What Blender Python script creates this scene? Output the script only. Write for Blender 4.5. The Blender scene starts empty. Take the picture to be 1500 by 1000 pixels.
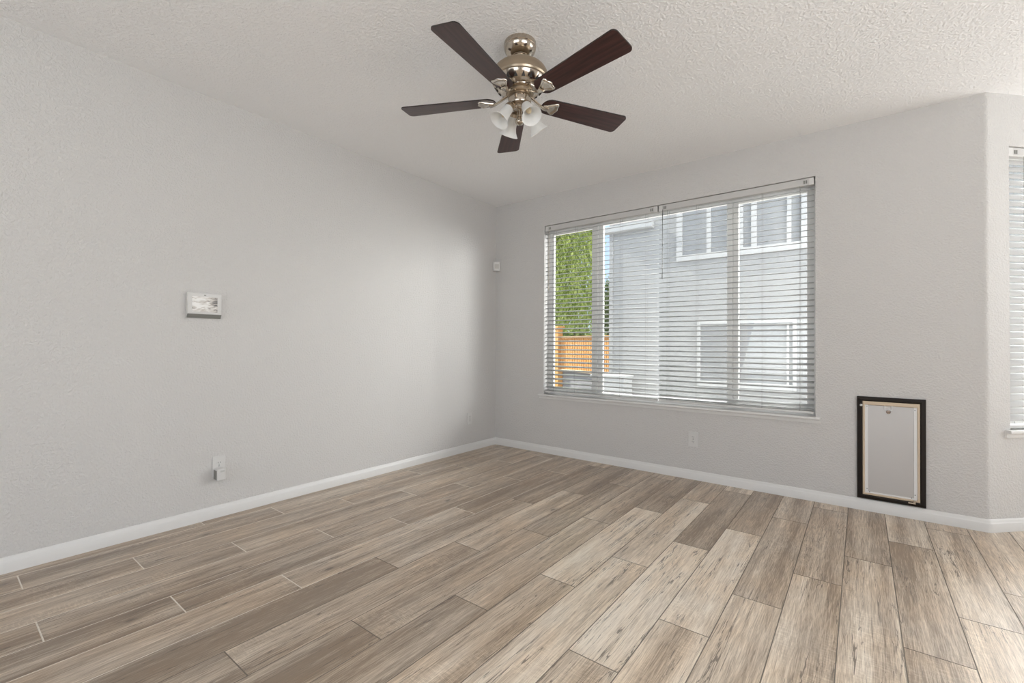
import bpy, bmesh, math, random
from mathutils import Vector, Matrix
S = bpy.context.scene
COL = S.collection
PI = math.pi
R_ = math.radians

# ------------------------------------------------------------------ camera
cam_d = bpy.data.cameras.new('camera')
cam = bpy.data.objects.new('camera', cam_d)
COL.objects.link(cam)
_r = Vector((0.79226157, 0.61014963, 0.00624747))
_u = Vector((0.0012828, -0.01190419, 0.99992832))
_f = Vector((-0.61018026, 0.79219677, 0.01021394))
M = Matrix.Identity(4)
for i in range(3):
    M[i][0] = _r[i]; M[i][1] = _u[i]; M[i][2] = -_f[i]
M[0][3], M[1][3], M[2][3] = 3.34967735, -4.04157498, 1.13781329
cam.matrix_world = M
cam_d.sensor_fit = 'HORIZONTAL'; cam_d.sensor_width = 36.0
cam_d.lens = 664.388 * 36 / 1500
cam_d.shift_y = -1.109 / 1500
cam_d.clip_start = 0.02; cam_d.clip_end = 300
S.camera = cam

# ------------------------------------------------------------------ exposure, sky, sun, added daylight fill
S.view_settings.view_transform = 'Standard'
S.view_settings.look = 'None'
S.view_settings.exposure = 0.27
S.view_settings.gamma = 1.0
S.view_settings.use_curve_mapping = False

W = bpy.data.worlds.new('sky'); S.world = W; W.use_nodes = True
nt = W.node_tree; nt.nodes.clear()
wo = nt.nodes.new('ShaderNodeOutputWorld'); bg = nt.nodes.new('ShaderNodeBackground')
# hazy bright sky: pale blue low down, brighter thin cloud overhead
wtc = nt.nodes.new('ShaderNodeTexCoord'); wsep = nt.nodes.new('ShaderNodeSeparateXYZ')
nt.links.new(wtc.outputs['Generated'], wsep.inputs[0])
wr = nt.nodes.new('ShaderNodeValToRGB'); we = wr.color_ramp.elements
we[0].position = 0.0; we[0].color = (0.30, 0.36, 0.44, 1); we[1].position = 1.0; we[1].color = (1.0, 1.0, 1.0, 1)
k_ = we.new(0.30); k_.color = (0.23, 0.32, 0.46, 1)
k_ = we.new(0.52); k_.color = (0.97, 0.99, 1.0, 1)
nt.links.new(wsep.outputs[2], wr.inputs[0]); nt.links.new(wr.outputs[0], bg.inputs[0])
bg.inputs[1].default_value = 2.5
nt.links.new(bg.outputs[0], wo.inputs[0])


def lamp(name, kind, loc, rot, energy, color=(1, 1, 1), size=None):
    d = bpy.data.lights.new(name, kind); d.energy = energy; d.color = color
    if kind == 'AREA':
        d.shape = 'RECTANGLE'; d.size, d.size_y = size
    o = bpy.data.objects.new(name, d); COL.objects.link(o); o.location = loc
    o.rotation_euler = rot
    return o


def aim(direction):
    return Vector(direction).to_track_quat('-Z', 'Y').to_euler()


sun = lamp('sun', 'SUN', (-20, -2, 20), aim((1.0, 0.10, -0.80)), 9.0, (1.0, 0.95, 0.86))
sun.data.angle = R_(0.53)
# unseen fill lamps added as daylight at doors and bay, tilted towards the ceiling
lamp('fill_patio_door', 'AREA', (6.80, -4.3, 1.15), aim((-1, 0.1, 2.6)), 130, (1.0, 0.985, 0.97), (3.0, 2.1))
lamp('fill_rear_door', 'AREA', (3.0, -7.85, 1.2), aim((0, 1, 1.3)), 58, (1.0, 0.985, 0.97), (3.6, 2.1))
lamp('fill_bay', 'AREA', (5.85, 1.30, 1.45), aim((-0.6, -1, 2.2)), 24, (0.98, 0.99, 1.0), (1.1, 1.8))

lamp('fill_bay_side', 'AREA', (6.80, 0.42, 1.5), aim((-1, -0.05, 0.8)), 20, (1.0, 0.99, 0.975), (0.85, 1.8))
# unseen area lamps added outside the main window to throw in sky-like light
lamp('fill_window_high', 'AREA', (1.87, 1.5, 3.7), aim((0, -1.5, -2.2)), 90, (0.98, 0.99, 1.0), (3.0, 1.2))
lamp('fill_window_side', 'AREA', (5.7, 2.7, 2.75), aim((-4.0, -3.0, -1.3)), 390, (1.0, 0.99, 0.98), (2.0, 1.6))
pw = lamp('window_portal', 'AREA', (1.87, 0.20, 1.52), aim((0, -1, 0)), 1, (1, 1, 1), (2.4, 1.8))
pw.data.cycles.is_portal = True

# ------------------------------------------------------------------ helpers
def nobj(name, bm, mat, parent=None, smooth=False, loc=None):
    me = bpy.data.meshes.new(name); bm.normal_update(); bm.to_mesh(me); bm.free()
    for m in (mat if isinstance(mat, (list, tuple)) else [mat]):
        me.materials.append(m)
    if smooth:
        for p in me.polygons: p.use_smooth = True
    o = bpy.data.objects.new(name, me); COL.objects.link(o)
    if parent: o.parent = parent
    if loc is not None: o.location = loc
    return o


def thing(name, label, cat, loc=(0, 0, 0), rz=0, group=None):
    o = bpy.data.objects.new(name, None); COL.objects.link(o)
    o.empty_display_size = 0.1
    o.location = loc; o.rotation_euler = (0, 0, rz)
    o['label'] = label; o['category'] = cat
    if group: o['group'] = group
    return o


def struct(o):
    o['kind'] = 'structure'; return o


def box(bm, x0, x1, y0, y1, z0, z1, bev=0.0, mi=0, M=None):
    vs = [bm.verts.new((x, y, z)) for z in (z0, z1) for y in (y0, y1) for x in (x0, x1)]
    fs = []
    for idx in ((0, 2, 3, 1), (4, 5, 7, 6), (0, 1, 5, 4), (2, 6, 7, 3), (0, 4, 6, 2), (1, 3, 7, 5)):
        f = bm.faces.new([vs[i] for i in idx]); f.material_index = mi; fs.append(f)
    if bev > 0:
        es = list({e for f in fs for e in f.edges})
        r = bmesh.ops.bevel(bm, geom=es, offset=bev, segments=2, affect='EDGES', profile=0.5)
        for f in r['faces']: f.material_index = mi
        vs = list({v for f in r['faces'] for v in f.verts} | {v for f in fs if f.is_valid for v in f.verts})
    if M is not None:
        for v in vs: v.co = M @ v.co
    return vs


def lathe(bm, prof, seg=32, center=(0, 0, 0), M=None, mi=0):
    rings = []
    for r, z in prof:
        if r < 1e-5:
            rings.append([bm.verts.new((center[0], center[1], center[2] + z))])
        else:
            rings.append([bm.verts.new((center[0] + r * math.cos(2 * PI * k / seg), center[1] + r * math.sin(2 * PI * k / seg), center[2] + z)) for k in range(seg)])
    for a, b in zip(rings, rings[1:]):
        for k in range(seg):
            k2 = (k + 1) % seg
            if len(a) == 1 and len(b) == 1: continue
            if len(a) == 1: f = bm.faces.new((a[0], b[k2], b[k]))
            elif len(b) == 1: f = bm.faces.new((a[k], a[k2], b[0]))
            else: f = bm.faces.new((a[k], a[k2], b[k2], b[k]))
            f.material_index = mi
    if M is not None:
        for ring in rings:
            for v in ring: v.co = M @ v.co
    return rings


def tube(bm, pts, rad, seg=10, cap=True):
    pts = [Vector(p) for p in pts]
    rads = rad if isinstance(rad, (list, tuple)) else [rad] * len(pts)
    rings = []
    prev = None
    for i, p in enumerate(pts):
        t = (pts[min(i + 1, len(pts) - 1)] - pts[max(i - 1, 0)]).normalized()
        a = Vector((0, 0, 1)) if abs(t.z) < 0.95 else Vector((1, 0, 0))
        if prev is not None: a = prev
        n = (a - t * a.dot(t)).normalized(); b = t.cross(n); prev = n
        rings.append([bm.verts.new(p + (n * math.cos(2 * PI * k / seg) + b * math.sin(2 * PI * k / seg)) * rads[i]) for k in range(seg)])
    for a, b in zip(rings, rings[1:]):
        for k in range(seg):
            bm.faces.new((a[k], a[(k + 1) % seg], b[(k + 1) % seg], b[k]))
    if cap:
        bm.faces.new(list(reversed(rings[0]))); bm.faces.new(rings[-1])
    return rings


def prism(bm, poly, axis_fn, a0, a1, mi=0):
    """extrude a closed 2-D outline between a0 and a1; axis_fn(u, v, a) -> xyz"""
    A = [bm.verts.new(axis_fn(u, v, a0)) for u, v in poly]
    B = [bm.verts.new(axis_fn(u, v, a1)) for u, v in poly]
    n = len(poly)
    fs = [bm.faces.new(A), bm.faces.new(list(reversed(B)))]
    for i in range(n):
        fs.append(bm.faces.new((A[i], B[i], B[(i + 1) % n], A[(i + 1) % n])))
    for f in fs: f.material_index = mi
    return fs


def fix(bm):
    bmesh.ops.recalc_face_normals(bm, faces=bm.faces[:])
    return bm


def shade_auto(o, ang=35):
    me = o.data
    for p in me.polygons: p.use_smooth = True
    bm = bmesh.new(); bm.from_mesh(me)
    for e in bm.edges:
        if len(e.link_faces) == 2 and e.calc_face_angle(0) > R_(ang): e.smooth = False
        elif len(e.link_faces) != 2: e.smooth = False
    bm.to_mesh(me); bm.free()
    return o


# ------------------------------------------------------------------ materials
def mat(name, color=(0.8, 0.8, 0.8), rough=0.5, metal=0.0, spec=0.5, **kw):
    m = bpy.data.materials.new(name); m.use_nodes = True
    b = m.node_tree.nodes['Principled BSDF']
    b.inputs['Base Color'].default_value = (*color, 1)
    b.inputs['Roughness'].default_value = rough
    b.inputs['Metallic'].default_value = metal
    b.inputs['Specular IOR Level'].default_value = spec
    for k, v in kw.items(): b.inputs[k].default_value = v
    return m


def nodes(m):
    t = m.node_tree
    return t, t.nodes['Principled BSDF'], (lambda k: t.nodes.new(k)), (lambda a, b: t.links.new(a, b))


def math_(t, op, a, b=None, clamp=False):
    n = t.nodes.new('ShaderNodeMath'); n.operation = op; n.use_clamp = clamp
    for i, v in enumerate((a, b)):
        if v is None: continue
        if hasattr(v, 'links'): t.links.new(v, n.inputs[i])
        else: n.inputs[i].default_value = v
    return n.outputs[0]


def paint_mat(name, color, bump, scale, rough=0.75):
    m = mat(name, color, rough, spec=0.25)
    t, b, N, L = nodes(m)
    tc = N('ShaderNodeTexCoord')
    n1 = N('ShaderNodeTexNoise'); n1.inputs['Scale'].default_value = scale; n1.inputs['Detail'].default_value = 3.0
    n1.inputs['Roughness'].default_value = 0.55; n1.inputs['Distortion'].default_value = 0.3
    L(tc.outputs['Object'], n1.inputs['Vector'])
    ramp = N('ShaderNodeValToRGB'); ramp.color_ramp.elements[0].position = 0.42; ramp.color_ramp.elements[1].position = 0.64
    L(n1.outputs['Fac'], ramp.inputs[0])
    bp = N('ShaderNodeBump'); bp.inputs['Strength'].default_value = bump; bp.inputs['Distance'].default_value = 0.005
    L(ramp.outputs[0], bp.inputs['Height']); L(bp.outputs[0], b.inputs['Normal'])
    return m


WALL = paint_mat('wall_paint', (0.645, 0.629, 0.614), 0.5, 80)
CEIL = paint_mat('ceiling_paint', (0.93, 0.925, 0.925), 0.55, 70, 0.85)
TRIM = mat('white_trim_paint', (0.73, 0.72, 0.705), 0.38)
PLASTIC = mat('white_plastic', (0.67, 0.66, 0.645), 0.35)
VINYL = mat('white_vinyl', (0.84, 0.83, 0.81), 0.35)
SLAT_BACKLIT = mat('blind_slat_backlit', (0.42, 0.42, 0.415), 0.4)  # white slats like the bay's, greyed to paint in their backlit shade
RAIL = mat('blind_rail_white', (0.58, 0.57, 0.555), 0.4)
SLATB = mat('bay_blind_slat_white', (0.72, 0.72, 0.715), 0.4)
CORD = mat('blind_cord', (0.22, 0.21, 0.195), 0.8)
WAND = mat('smoked_wand', (0.10, 0.10, 0.095), 0.25)
WANDCLEAR = mat('cream_wand', (0.62, 0.55, 0.45), 0.25)
DARK = mat('dark_slot', (0.03, 0.028, 0.026), 0.6)
GREYP = mat('grey_plastic', (0.21, 0.21, 0.195), 0.5)


def glass_mat(name, tint=(1, 1, 1), refl=0.06):
    m = bpy.data.materials.new(name); m.use_nodes = True
    t = m.node_tree; t.nodes.clear()
    o = t.nodes.new('ShaderNodeOutputMaterial'); mx = t.nodes.new('ShaderNodeMixShader')
    tr = t.nodes.new('ShaderNodeBsdfTransparent'); gl = t.nodes.new('ShaderNodeBsdfGlossy')
    tr.inputs[0].default_value = (*tint, 1); gl.inputs['Roughness'].default_value = 0.02
    mx.inputs[0].default_value = refl
    t.links.new(tr.outputs[0], mx.inputs[1]); t.links.new(gl.outputs[0], mx.inputs[2]); t.links.new(mx.outputs[0], o.inputs[0])
    return m


GLASS = glass_mat('window_glass', (0.96, 0.975, 0.97), 0.05)


def floor_mat():
    m = mat('weathered_plank_tile', (0.4, 0.33, 0.27), 0.45, spec=0.9)
    t, b, N, L = nodes(m)
    tc = N('ShaderNodeTexCoord'); at = N('ShaderNodeAttribute'); at.attribute_name = 'plank'
    sep = N('ShaderNodeSeparateColor'); L(at.outputs['Color'], sep.inputs[0])
    r1, tone, r2 = sep.outputs[0], sep.outputs[1], sep.outputs[2]
    off = N('ShaderNodeCombineXYZ')
    L(math_(t, 'MULTIPLY', r1, 37.0), off.inputs[0]); L(math_(t, 'MULTIPLY', r2, 53.0), off.inputs[1])
    add = N('ShaderNodeVectorMath'); add.operation = 'ADD'
    L(tc.outputs['Object'], add.inputs[0]); L(off.outputs[0], add.inputs[1])
    vec = add.outputs[0]

    def noise(sx, sy, detail=4, rough=0.55, dist=0.0):
        mp = N('ShaderNodeMapping'); mp.inputs['Scale'].default_value = (sx, sy, 1); L(vec, mp.inputs[0])
        n = N('ShaderNodeTexNoise'); n.inputs['Scale'].default_value = 1.0; n.inputs['Detail'].default_value = detail
        n.inputs['Roughness'].default_value = rough; n.inputs['Distortion'].default_value = dist
        L(mp.outputs[0], n.inputs['Vector']); return n.outputs['Fac']

    def rampv(x, a, bb):
        mr = N('ShaderNodeMapRange'); mr.inputs['From Min'].default_value = a; mr.inputs['From Max'].default_value = bb
        L(x, mr.inputs['Value']); return mr.outputs['Result']

    strip = noise(11, 0.45, 2, 0.5)
    med = noise(48, 2.0, 5, 0.62, 1.2)
    grain = noise(260, 9.0, 5, 0.68, 0.8)
    blot = noise(4.0, 2.2, 3, 0.55)
    saw_m = rampv(noise(5, 1.6, 2), 0.50, 0.62)
    saw = rampv(noise(26, 120, 3, 0.6, 0.8), 0.45, 0.65)
    # tone sum
    f = math_(t, 'MULTIPLY', rampv(strip, 0.32, 0.68), 0.36)
    f = math_(t, 'ADD', f, math_(t, 'MULTIPLY', rampv(med, 0.30, 0.72), 0.24))
    f = math_(t, 'ADD', f, math_(t, 'MULTIPLY', rampv(grain, 0.36, 0.64), 0.38))
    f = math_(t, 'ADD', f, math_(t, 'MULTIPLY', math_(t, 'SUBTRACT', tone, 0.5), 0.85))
    f = math_(t, 'ADD', f, math_(t, 'MULTIPLY', math_(t, 'MULTIPLY', saw, saw_m), 0.13))
    f = math_(t, 'SUBTRACT', f, 0.05, True)
    cr = N('ShaderNodeValToRGB'); e = cr.color_ramp.elements
    e[0].position = 0.0; e[0].color = (0.25, 0.19, 0.14, 1)
    e[1].position = 1.0; e[1].color = (0.95, 0.87, 0.775, 1)  # whiter top end carries the painted window glare
    k = e.new(0.35); k.color = (0.57, 0.475, 0.38, 1)
    k = e.new(0.65); k.color = (0.84, 0.745, 0.635, 1)
    L(f, cr.inputs[0])
    # grey / warm drift
    gm = N('ShaderNodeMixRGB'); gm.blend_type = 'MULTIPLY'; gm.inputs[0].default_value = 1.0
    g2 = N('ShaderNodeMixRGB'); g2.inputs[1].default_value = (1.05, 0.975, 0.88, 1); g2.inputs[2].default_value = (0.99, 0.985, 0.97, 1)
    L(rampv(math_(t, 'ADD', math_(t, 'MULTIPLY', blot, 0.7), math_(t, 'MULTIPLY', strip, 0.3)), 0.38, 0.60), g2.inputs[0])
    L(cr.outputs[0], gm.inputs[1]); L(g2.outputs[0], gm.inputs[2])
    # knots
    mp = N('ShaderNodeMapping'); mp.inputs['Scale'].default_value = (6.2, 2.6, 1); L(vec, mp.inputs[0])
    vo = N('ShaderNodeTexVoronoi'); vo.inputs['Scale'].default_value = 1.0; L(mp.outputs[0], vo.inputs['Vector'])
    sepc = N('ShaderNodeSeparateColor'); L(vo.outputs['Color'], sepc.inputs[0])
    rare = math_(t, 'GREATER_THAN', sepc.outputs[0], 0.42)
    kn = math_(t, 'SUBTRACT', 1.0, rampv(math_(t, 'ADD', vo.outputs['Distance'], math_(t, 'MULTIPLY', math_(t, 'SUBTRACT', grain, 0.5), 0.09)), 0.045, 0.095))
    kn = math_(t, 'MULTIPLY', kn, rare)
    halo = math_(t, 'MULTIPLY', math_(t, 'MULTIPLY', math_(t, 'SUBTRACT', 1.0, rampv(vo.outputs['Distance'], 0.06, 0.22)), rare), 0.30)
    # cracks
    cn = noise(30, 1.1, 4, 0.55, 0.7)
    ck = math_(t, 'LESS_THAN', math_(t, 'ABSOLUTE', math_(t, 'SUBTRACT', cn, 0.5)), 0.0085)
    ck = math_(t, 'MULTIPLY', ck, rampv(noise(4.1, 1.1, 2), 0.45, 0.52))
    dk = math_(t, 'MAXIMUM', math_(t, 'MULTIPLY', kn, 0.85), math_(t, 'MAXIMUM', math_(t, 'MULTIPLY', ck, 0.8), halo), True)
    fin = N('ShaderNodeMixRGB'); fin.inputs[2].default_value = (0.12, 0.085, 0.062, 1)
    L(dk, fin.inputs[0]); L(gm.outputs[0], fin.inputs[1])
    L(fin.outputs[0], b.inputs['Base Color'])
    rr = N('ShaderNodeMapRange'); rr.inputs['To Min'].default_value = 0.27; rr.inputs['To Max'].default_value = 0.42
    L(grain, rr.inputs['Value']); L(rr.outputs[0], b.inputs['Roughness'])
    bp = N('ShaderNodeBump'); bp.inputs['Strength'].default_value = 0.25; bp.inputs['Distance'].default_value = 0.002
    L(math_(t, 'SUBTRACT', math_(t, 'ADD', grain, math_(t, 'MULTIPLY', med, 0.5)), math_(t, 'MULTIPLY', dk, 0.8)), bp.inputs['Height'])
    L(bp.outputs[0], b.inputs['Normal'])
    return m


FLOOR = floor_mat()
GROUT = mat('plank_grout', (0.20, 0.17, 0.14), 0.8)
GROUT_SHEEN = mat('sheen_plank_grout', (0.78, 0.72, 0.64), 0.8)  # bright sheen of the left-hand joints painted in as paler grout

# ------------------------------------------------------------------ room shell
H = 2.74          # ceiling height
T = 0.14          # wall thickness
XR, YF = 6.6, -7.6    # right wall, wall behind the camera
XC = 3.972        # outside corner where the bay begins
BAYL = 1.46       # length of the angled bay wall
c45 = math.sqrt(0.5)
YB = BAYL * c45   # bay depth
XB = XC + BAYL * c45

# floor: one mesh of tile planks on a grout bed
bm = bmesh.new()
lay = bm.loops.layers.color.new('plank')
PX0, PW, PL = 0.088, 0.1992, 1.197
random.seed(11)
TONES = {  # (row, joint index of the far end counted in 0.399 m steps) -> tone; centre-right planks lightened as painted window glare
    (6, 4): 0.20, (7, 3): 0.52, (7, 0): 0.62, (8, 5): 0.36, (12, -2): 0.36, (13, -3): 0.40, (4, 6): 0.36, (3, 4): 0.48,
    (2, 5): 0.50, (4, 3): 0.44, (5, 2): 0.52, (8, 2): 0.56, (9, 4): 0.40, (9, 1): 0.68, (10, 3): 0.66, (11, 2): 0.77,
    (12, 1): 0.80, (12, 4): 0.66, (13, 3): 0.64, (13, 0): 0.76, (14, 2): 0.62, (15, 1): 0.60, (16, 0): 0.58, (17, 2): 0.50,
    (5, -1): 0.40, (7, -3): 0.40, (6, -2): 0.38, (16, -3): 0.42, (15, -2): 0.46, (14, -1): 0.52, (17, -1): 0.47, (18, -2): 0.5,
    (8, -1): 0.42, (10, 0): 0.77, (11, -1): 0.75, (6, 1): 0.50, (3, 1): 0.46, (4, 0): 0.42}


def plank(x0, x1, y0, y1, r1, tone, r2, mi):
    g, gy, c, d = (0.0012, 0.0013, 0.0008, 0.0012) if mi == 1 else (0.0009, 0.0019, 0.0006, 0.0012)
    x0 += g; x1 -= g; y0 += gy; y1 -= gy
    top = [bm.verts.new((x, y, 0)) for x, y in ((x0 + c, y0 + c), (x1 - c, y0 + c), (x1 - c, y1 - c), (x0 + c, y1 - c))]
    low = [bm.verts.new((x, y, -d)) for x, y in ((x0, y0), (x1, y0), (x1, y1), (x0, y1))]
    fs = [bm.faces.new(top)]
    for i in range(4):
        j = (i + 1) % 4
        fs.append(bm.faces.new((low[i], low[j], top[j], top[i])))
    for f in fs:
        for l in f.loops: l[lay] = (r1, tone, r2, 1)
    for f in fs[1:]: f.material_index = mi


for k in range(-1, 33):
    x0 = PX0 + PW * k; x1 = x0 + PW
    x0 = max(x0, 0.0); x1 = min(x1, XR)
    if x1 - x0 < 0.01: continue
    n0 = (1 - k) % 3
    for q in range(-3, 7):
        n = n0 + 3 * q
        ytop = -(0.955 + 0.399 * n); ybot = ytop - PL
        ymax = 0.0
        if x1 > XC: ymax = min(YB, (x1 - XC) + 0.05)
        y1 = min(ytop, ymax + 0.02); y0 = max(ybot, YF)
        if y1 - y0 < 0.02: continue
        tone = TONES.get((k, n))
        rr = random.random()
        if tone is None: tone = min(0.70, max(0.34, random.gauss(0.50 if k < 8 else 0.57, 0.065)))  # rows further right lighter, blending into the painted glare
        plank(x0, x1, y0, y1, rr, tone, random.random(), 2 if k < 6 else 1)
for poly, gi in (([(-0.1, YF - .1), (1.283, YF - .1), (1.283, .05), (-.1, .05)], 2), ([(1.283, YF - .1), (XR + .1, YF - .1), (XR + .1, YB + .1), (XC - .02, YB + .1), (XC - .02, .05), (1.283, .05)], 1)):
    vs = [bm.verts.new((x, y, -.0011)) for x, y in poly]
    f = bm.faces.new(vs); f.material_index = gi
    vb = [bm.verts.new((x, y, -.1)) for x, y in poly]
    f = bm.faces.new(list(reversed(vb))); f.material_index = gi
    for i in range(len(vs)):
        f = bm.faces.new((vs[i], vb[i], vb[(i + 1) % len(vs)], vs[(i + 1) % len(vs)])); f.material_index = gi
struct(nobj('floor', bm, [FLOOR, GROUT, GROUT_SHEEN]))

# ceiling
bm = bmesh.new()
prism(bm, [(-0.14, YF - .14), (XR + .14, YF - .14), (XR + .14, YB + .14), (XC - .2, YB + .14), (XC - .2, .14), (-.14, .14)], lambda u, v, a: (u, v, a), H, H + 0.2)
struct(nobj('ceiling', fix(bm), CEIL))


def wall_open(bm, frame, L0, L1, opens, thick=T, z0=0.0, z1=H):
    """wall in a local frame: s along, t into thickness (0 = room face), z up; rectangular openings [(s0,s1,z0,z1)]"""
    ss = sorted({L0, L1} | {o[0] for o in opens} | {o[1] for o in opens})
    zs = sorted({z0, z1} | {o[2] for o in opens} | {o[3] for o in opens})
    inside = lambda s, z: any(o[0] < s < o[1] and o[2] < z < o[3] for o in opens)
    V = {}

    def v(s, t, z):
        key = (round(s, 5), round(t, 5), round(z, 5))
        if key not in V: V[key] = bm.verts.new(frame(s, t, z))
        return V[key]
    for i in range(len(ss) - 1):
        for j in range(len(zs) - 1):
            a, b, c, d = ss[i], ss[i + 1], zs[j], zs[j + 1]
            if inside((a + b) / 2, (c + d) / 2): continue
            bm.faces.new((v(a, 0, c), v(b, 0, c), v(b, 0, d), v(a, 0, d)))
            bm.faces.new((v(a, thick, c), v(a, thick, d), v(b, thick, d), v(b, thick, c)))

            def solid(s, z): return L0 < s < L1 and z0 < z < z1 and not inside(s, z)
            e = 1e-3
            if not solid(a - e, (c + d) / 2): bm.faces.new((v(a, 0, c), v(a, 0, d), v(a, thick, d), v(a, thick, c)))
            if not solid(b + e, (c + d) / 2): bm.faces.new((v(b, 0, c), v(b, thick, c), v(b, thick, d), v(b, 0, d)))
            if not solid((a + b) / 2, c - e): bm.faces.new((v(a, 0, c), v(a, thick, c), v(b, thick, c), v(b, 0, c)))
            if not solid((a + b) / 2, d + e): bm.faces.new((v(a, 0, d), v(b, 0, d), v(b, thick, d), v(a, thick, d)))
    return fix(bm)


# left wall
bm = bmesh.new()
wall_open(bm, lambda s, t, z: (-t, s, z), YF - T, T, [])
struct(nobj('wall_left', bm, WALL))
# back wall with the main window
WX0, WX1, WZ0, WZ1 = 0.665, 3.080, 0.622, 2.415
RB = 0.03
TL = RB * math.tan(R_(22.5))
bm = bmesh.new()
wall_open(bm, lambda s, t, z: (s, t, z), 0.0, XC - TL, [(WX0, WX1, WZ0, WZ1)])
# rounded outside corner where the wall turns into the bay
ctr = Vector((XC - TL, RB, 0))
arc = [(ctr.x + RB * math.sin(a), ctr.y - RB * math.cos(a)) for a in [R_(45) * i / 6 for i in range(7)]]
poly = arc + [(ctr.x + .05 * 0 - 0.0, T)]
prism(bm, [(XC - TL, T)] + arc, lambda u, v, a: (u, v, a), 0, H)
fix(bm)
ob = struct(nobj('wall_back', bm, WALL)); shade_auto(ob, 30)
# angled bay wall with its window
d45 = Vector((c45, c45)); n45 = Vector((-c45, c45))      # along, outward
BW0, BW1, BWZ0, BWZ1 = 0.163, 1.20, 0.627, 2.413
bay_f = lambda s, t, z: (XC + d45.x * s + n45.x * t, d45.y * s + n45.y * t, z)
bm = bmesh.new()
wall_open(bm, bay_f, TL, BAYL, [(BW0, BW1, BWZ0, BWZ1)])
struct(nobj('wall_bay_angled', bm, WALL))
# bay end wall, right wall, wall behind the camera
bm = bmesh.new()
wall_open(bm, lambda s, t, z: (s, YB + t, z), XB - 0.05, XR + T, [(5.25, 6.45, BWZ0, BWZ1)])
struct(nobj('wall_bay_end', bm, WALL))
bm = bmesh.new()
wall_open(bm, lambda s, t, z: (XR + t, s, z), YF - T, YB + T, [(-5.85, -2.75, 0.02, 2.25), (-0.05, 0.90, BWZ0, BWZ1)])
struct(nobj('wall_right', bm, WALL))
bm = bmesh.new()
wall_open(bm, lambda s, t, z: (s, YF - t, z), 0.0, XR, [(1.15, 4.85, 0.02, 2.25)])
struct(nobj('wall_front', bm, WALL))

# baseboards
BP = [(0, 0), (0.014, 0), (0.014, 0.052), (0.0125, 0.0555), (0.0095, 0.060), (0.0085, 0.067), (0.006, 0.074), (0.0035, 0.078), (0, 0.078)]


def base_run(name, pts):
    """profile swept along inner wall line, room on the left-hand normal side"""
    bm = bmesh.new()
    rings = []
    n = len(pts)
    for i, p in enumerate(pts):
        p = Vector(p)
        ds = []
        if i > 0: ds.append((p - Vector(pts[i - 1])).normalized())
        if i < n - 1: ds.append((Vector(pts[i + 1]) - p).normalized())
        ns = [Vector((-d.y, d.x)) for d in ds]
        m = (ns[0] + ns[-1]).normalized(); k = 1 / max(0.3, m.dot(ns[0]))
        rings.append([bm.verts.new((p.x + m.x * k * u, p.y + m.y * k * u, v)) for u, v in BP])
    q = len(BP)
    for a, b in zip(rings, rings[1:]):
        for k in range(q): bm.faces.new((a[k], a[(k + 1) % q], b[(k + 1) % q], b[k]))
    bm.faces.new(rings[0]); bm.faces.new(list(reversed(rings[-1])))
    return struct(shade_auto(nobj(name, fix(bm), TRIM), 40))


base_run('baseboard_left', [(0, 0), (0, YF)])
pts = [(XB, YB)] + [(x, y) for x, y in reversed(arc)] + [(0, 0)]
base_run('baseboard_back', pts)
base_run('baseboard_right', [(XR, -2.65), (XR, YB), (XB, YB)])

# ------------------------------------------------------------------ main window
def frame_boxes(bm, fr, s0, s1, z0, z1, t0, t1, w, wb=None, wt=None):
    wb = w if wb is None else wb; wt = w if wt is None else wt
    for a, b, c, d in ((s0, s0 + w, z0, z1), (s1 - w, s1, z0, z1), (s0 + w, s1 - w, z0, z0 + wb), (s0 + w, s1 - w, z1 - wt, z1)):
        vs = box(bm, a, b, t0, t1, c, d, 0.003)
        for v in vs: v.co = Vector(fr(v.co.x, v.co.y, v.co.z))


ident = lambda s, t, z: (s, t, z)
win = bpy.data.objects.new('window_1', None); COL.objects.link(win); struct(win)
win.location = (0, 0, 0)
bm = bmesh.new(); frame_boxes(bm, ident, WX0, WX1, WZ0, WZ1, 0.085, 0.138, 0.042, 0.048, 0.070)
nobj('window_frame', fix(bm), VINYL, win)
bm = bmesh.new()
box(bm, 1.206, 1.252, 0.088, 0.134, WZ0 + .048, WZ1 - .07, 0.003); box(bm, 1.262, 1.306, 0.098, 0.13, WZ0 + .048, WZ1 - .07, 0.003)
box(bm, 1.245, 1.268, 0.105, 0.128, WZ0 + .048, WZ1 - .07)
nobj('mullion', fix(bm), VINYL, win)
bm = bmesh.new()
box(bm, 2.453, 2.495, 0.088, 0.134, WZ0 + .048, WZ1 - .07, 0.003); box(bm, 2.500, 2.524, 0.098, 0.13, WZ0 + .048, WZ1 - .07, 0.003)
box(bm, 2.49, 2.505, 0.105, 0.128, WZ0 + .048, WZ1 - .07)
nobj('mullion', fix(bm), VINYL, win)
bm = bmesh.new(); frame_boxes(bm, ident, WX0 + .042, 1.206, WZ0 + .048, WZ1 - .07, 0.092, 0.124, 0.022)
nobj('sash', fix(bm), VINYL, win)
bm = bmesh.new(); frame_boxes(bm, ident, 2.524, WX1 - .042, WZ0 + .048, WZ1 - .07, 0.092, 0.124, 0.018)
nobj('sash', fix(bm), VINYL, win)
for a, b in ((WX0 + .062, 1.19), (1.30, 2.46), (2.538, WX1 - .058)):
    bm = bmesh.new(); box(bm, a, b, 0.108, 0.112, WZ0 + .06, WZ1 - .085)
    nobj('pane', fix(bm), GLASS, win)


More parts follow.
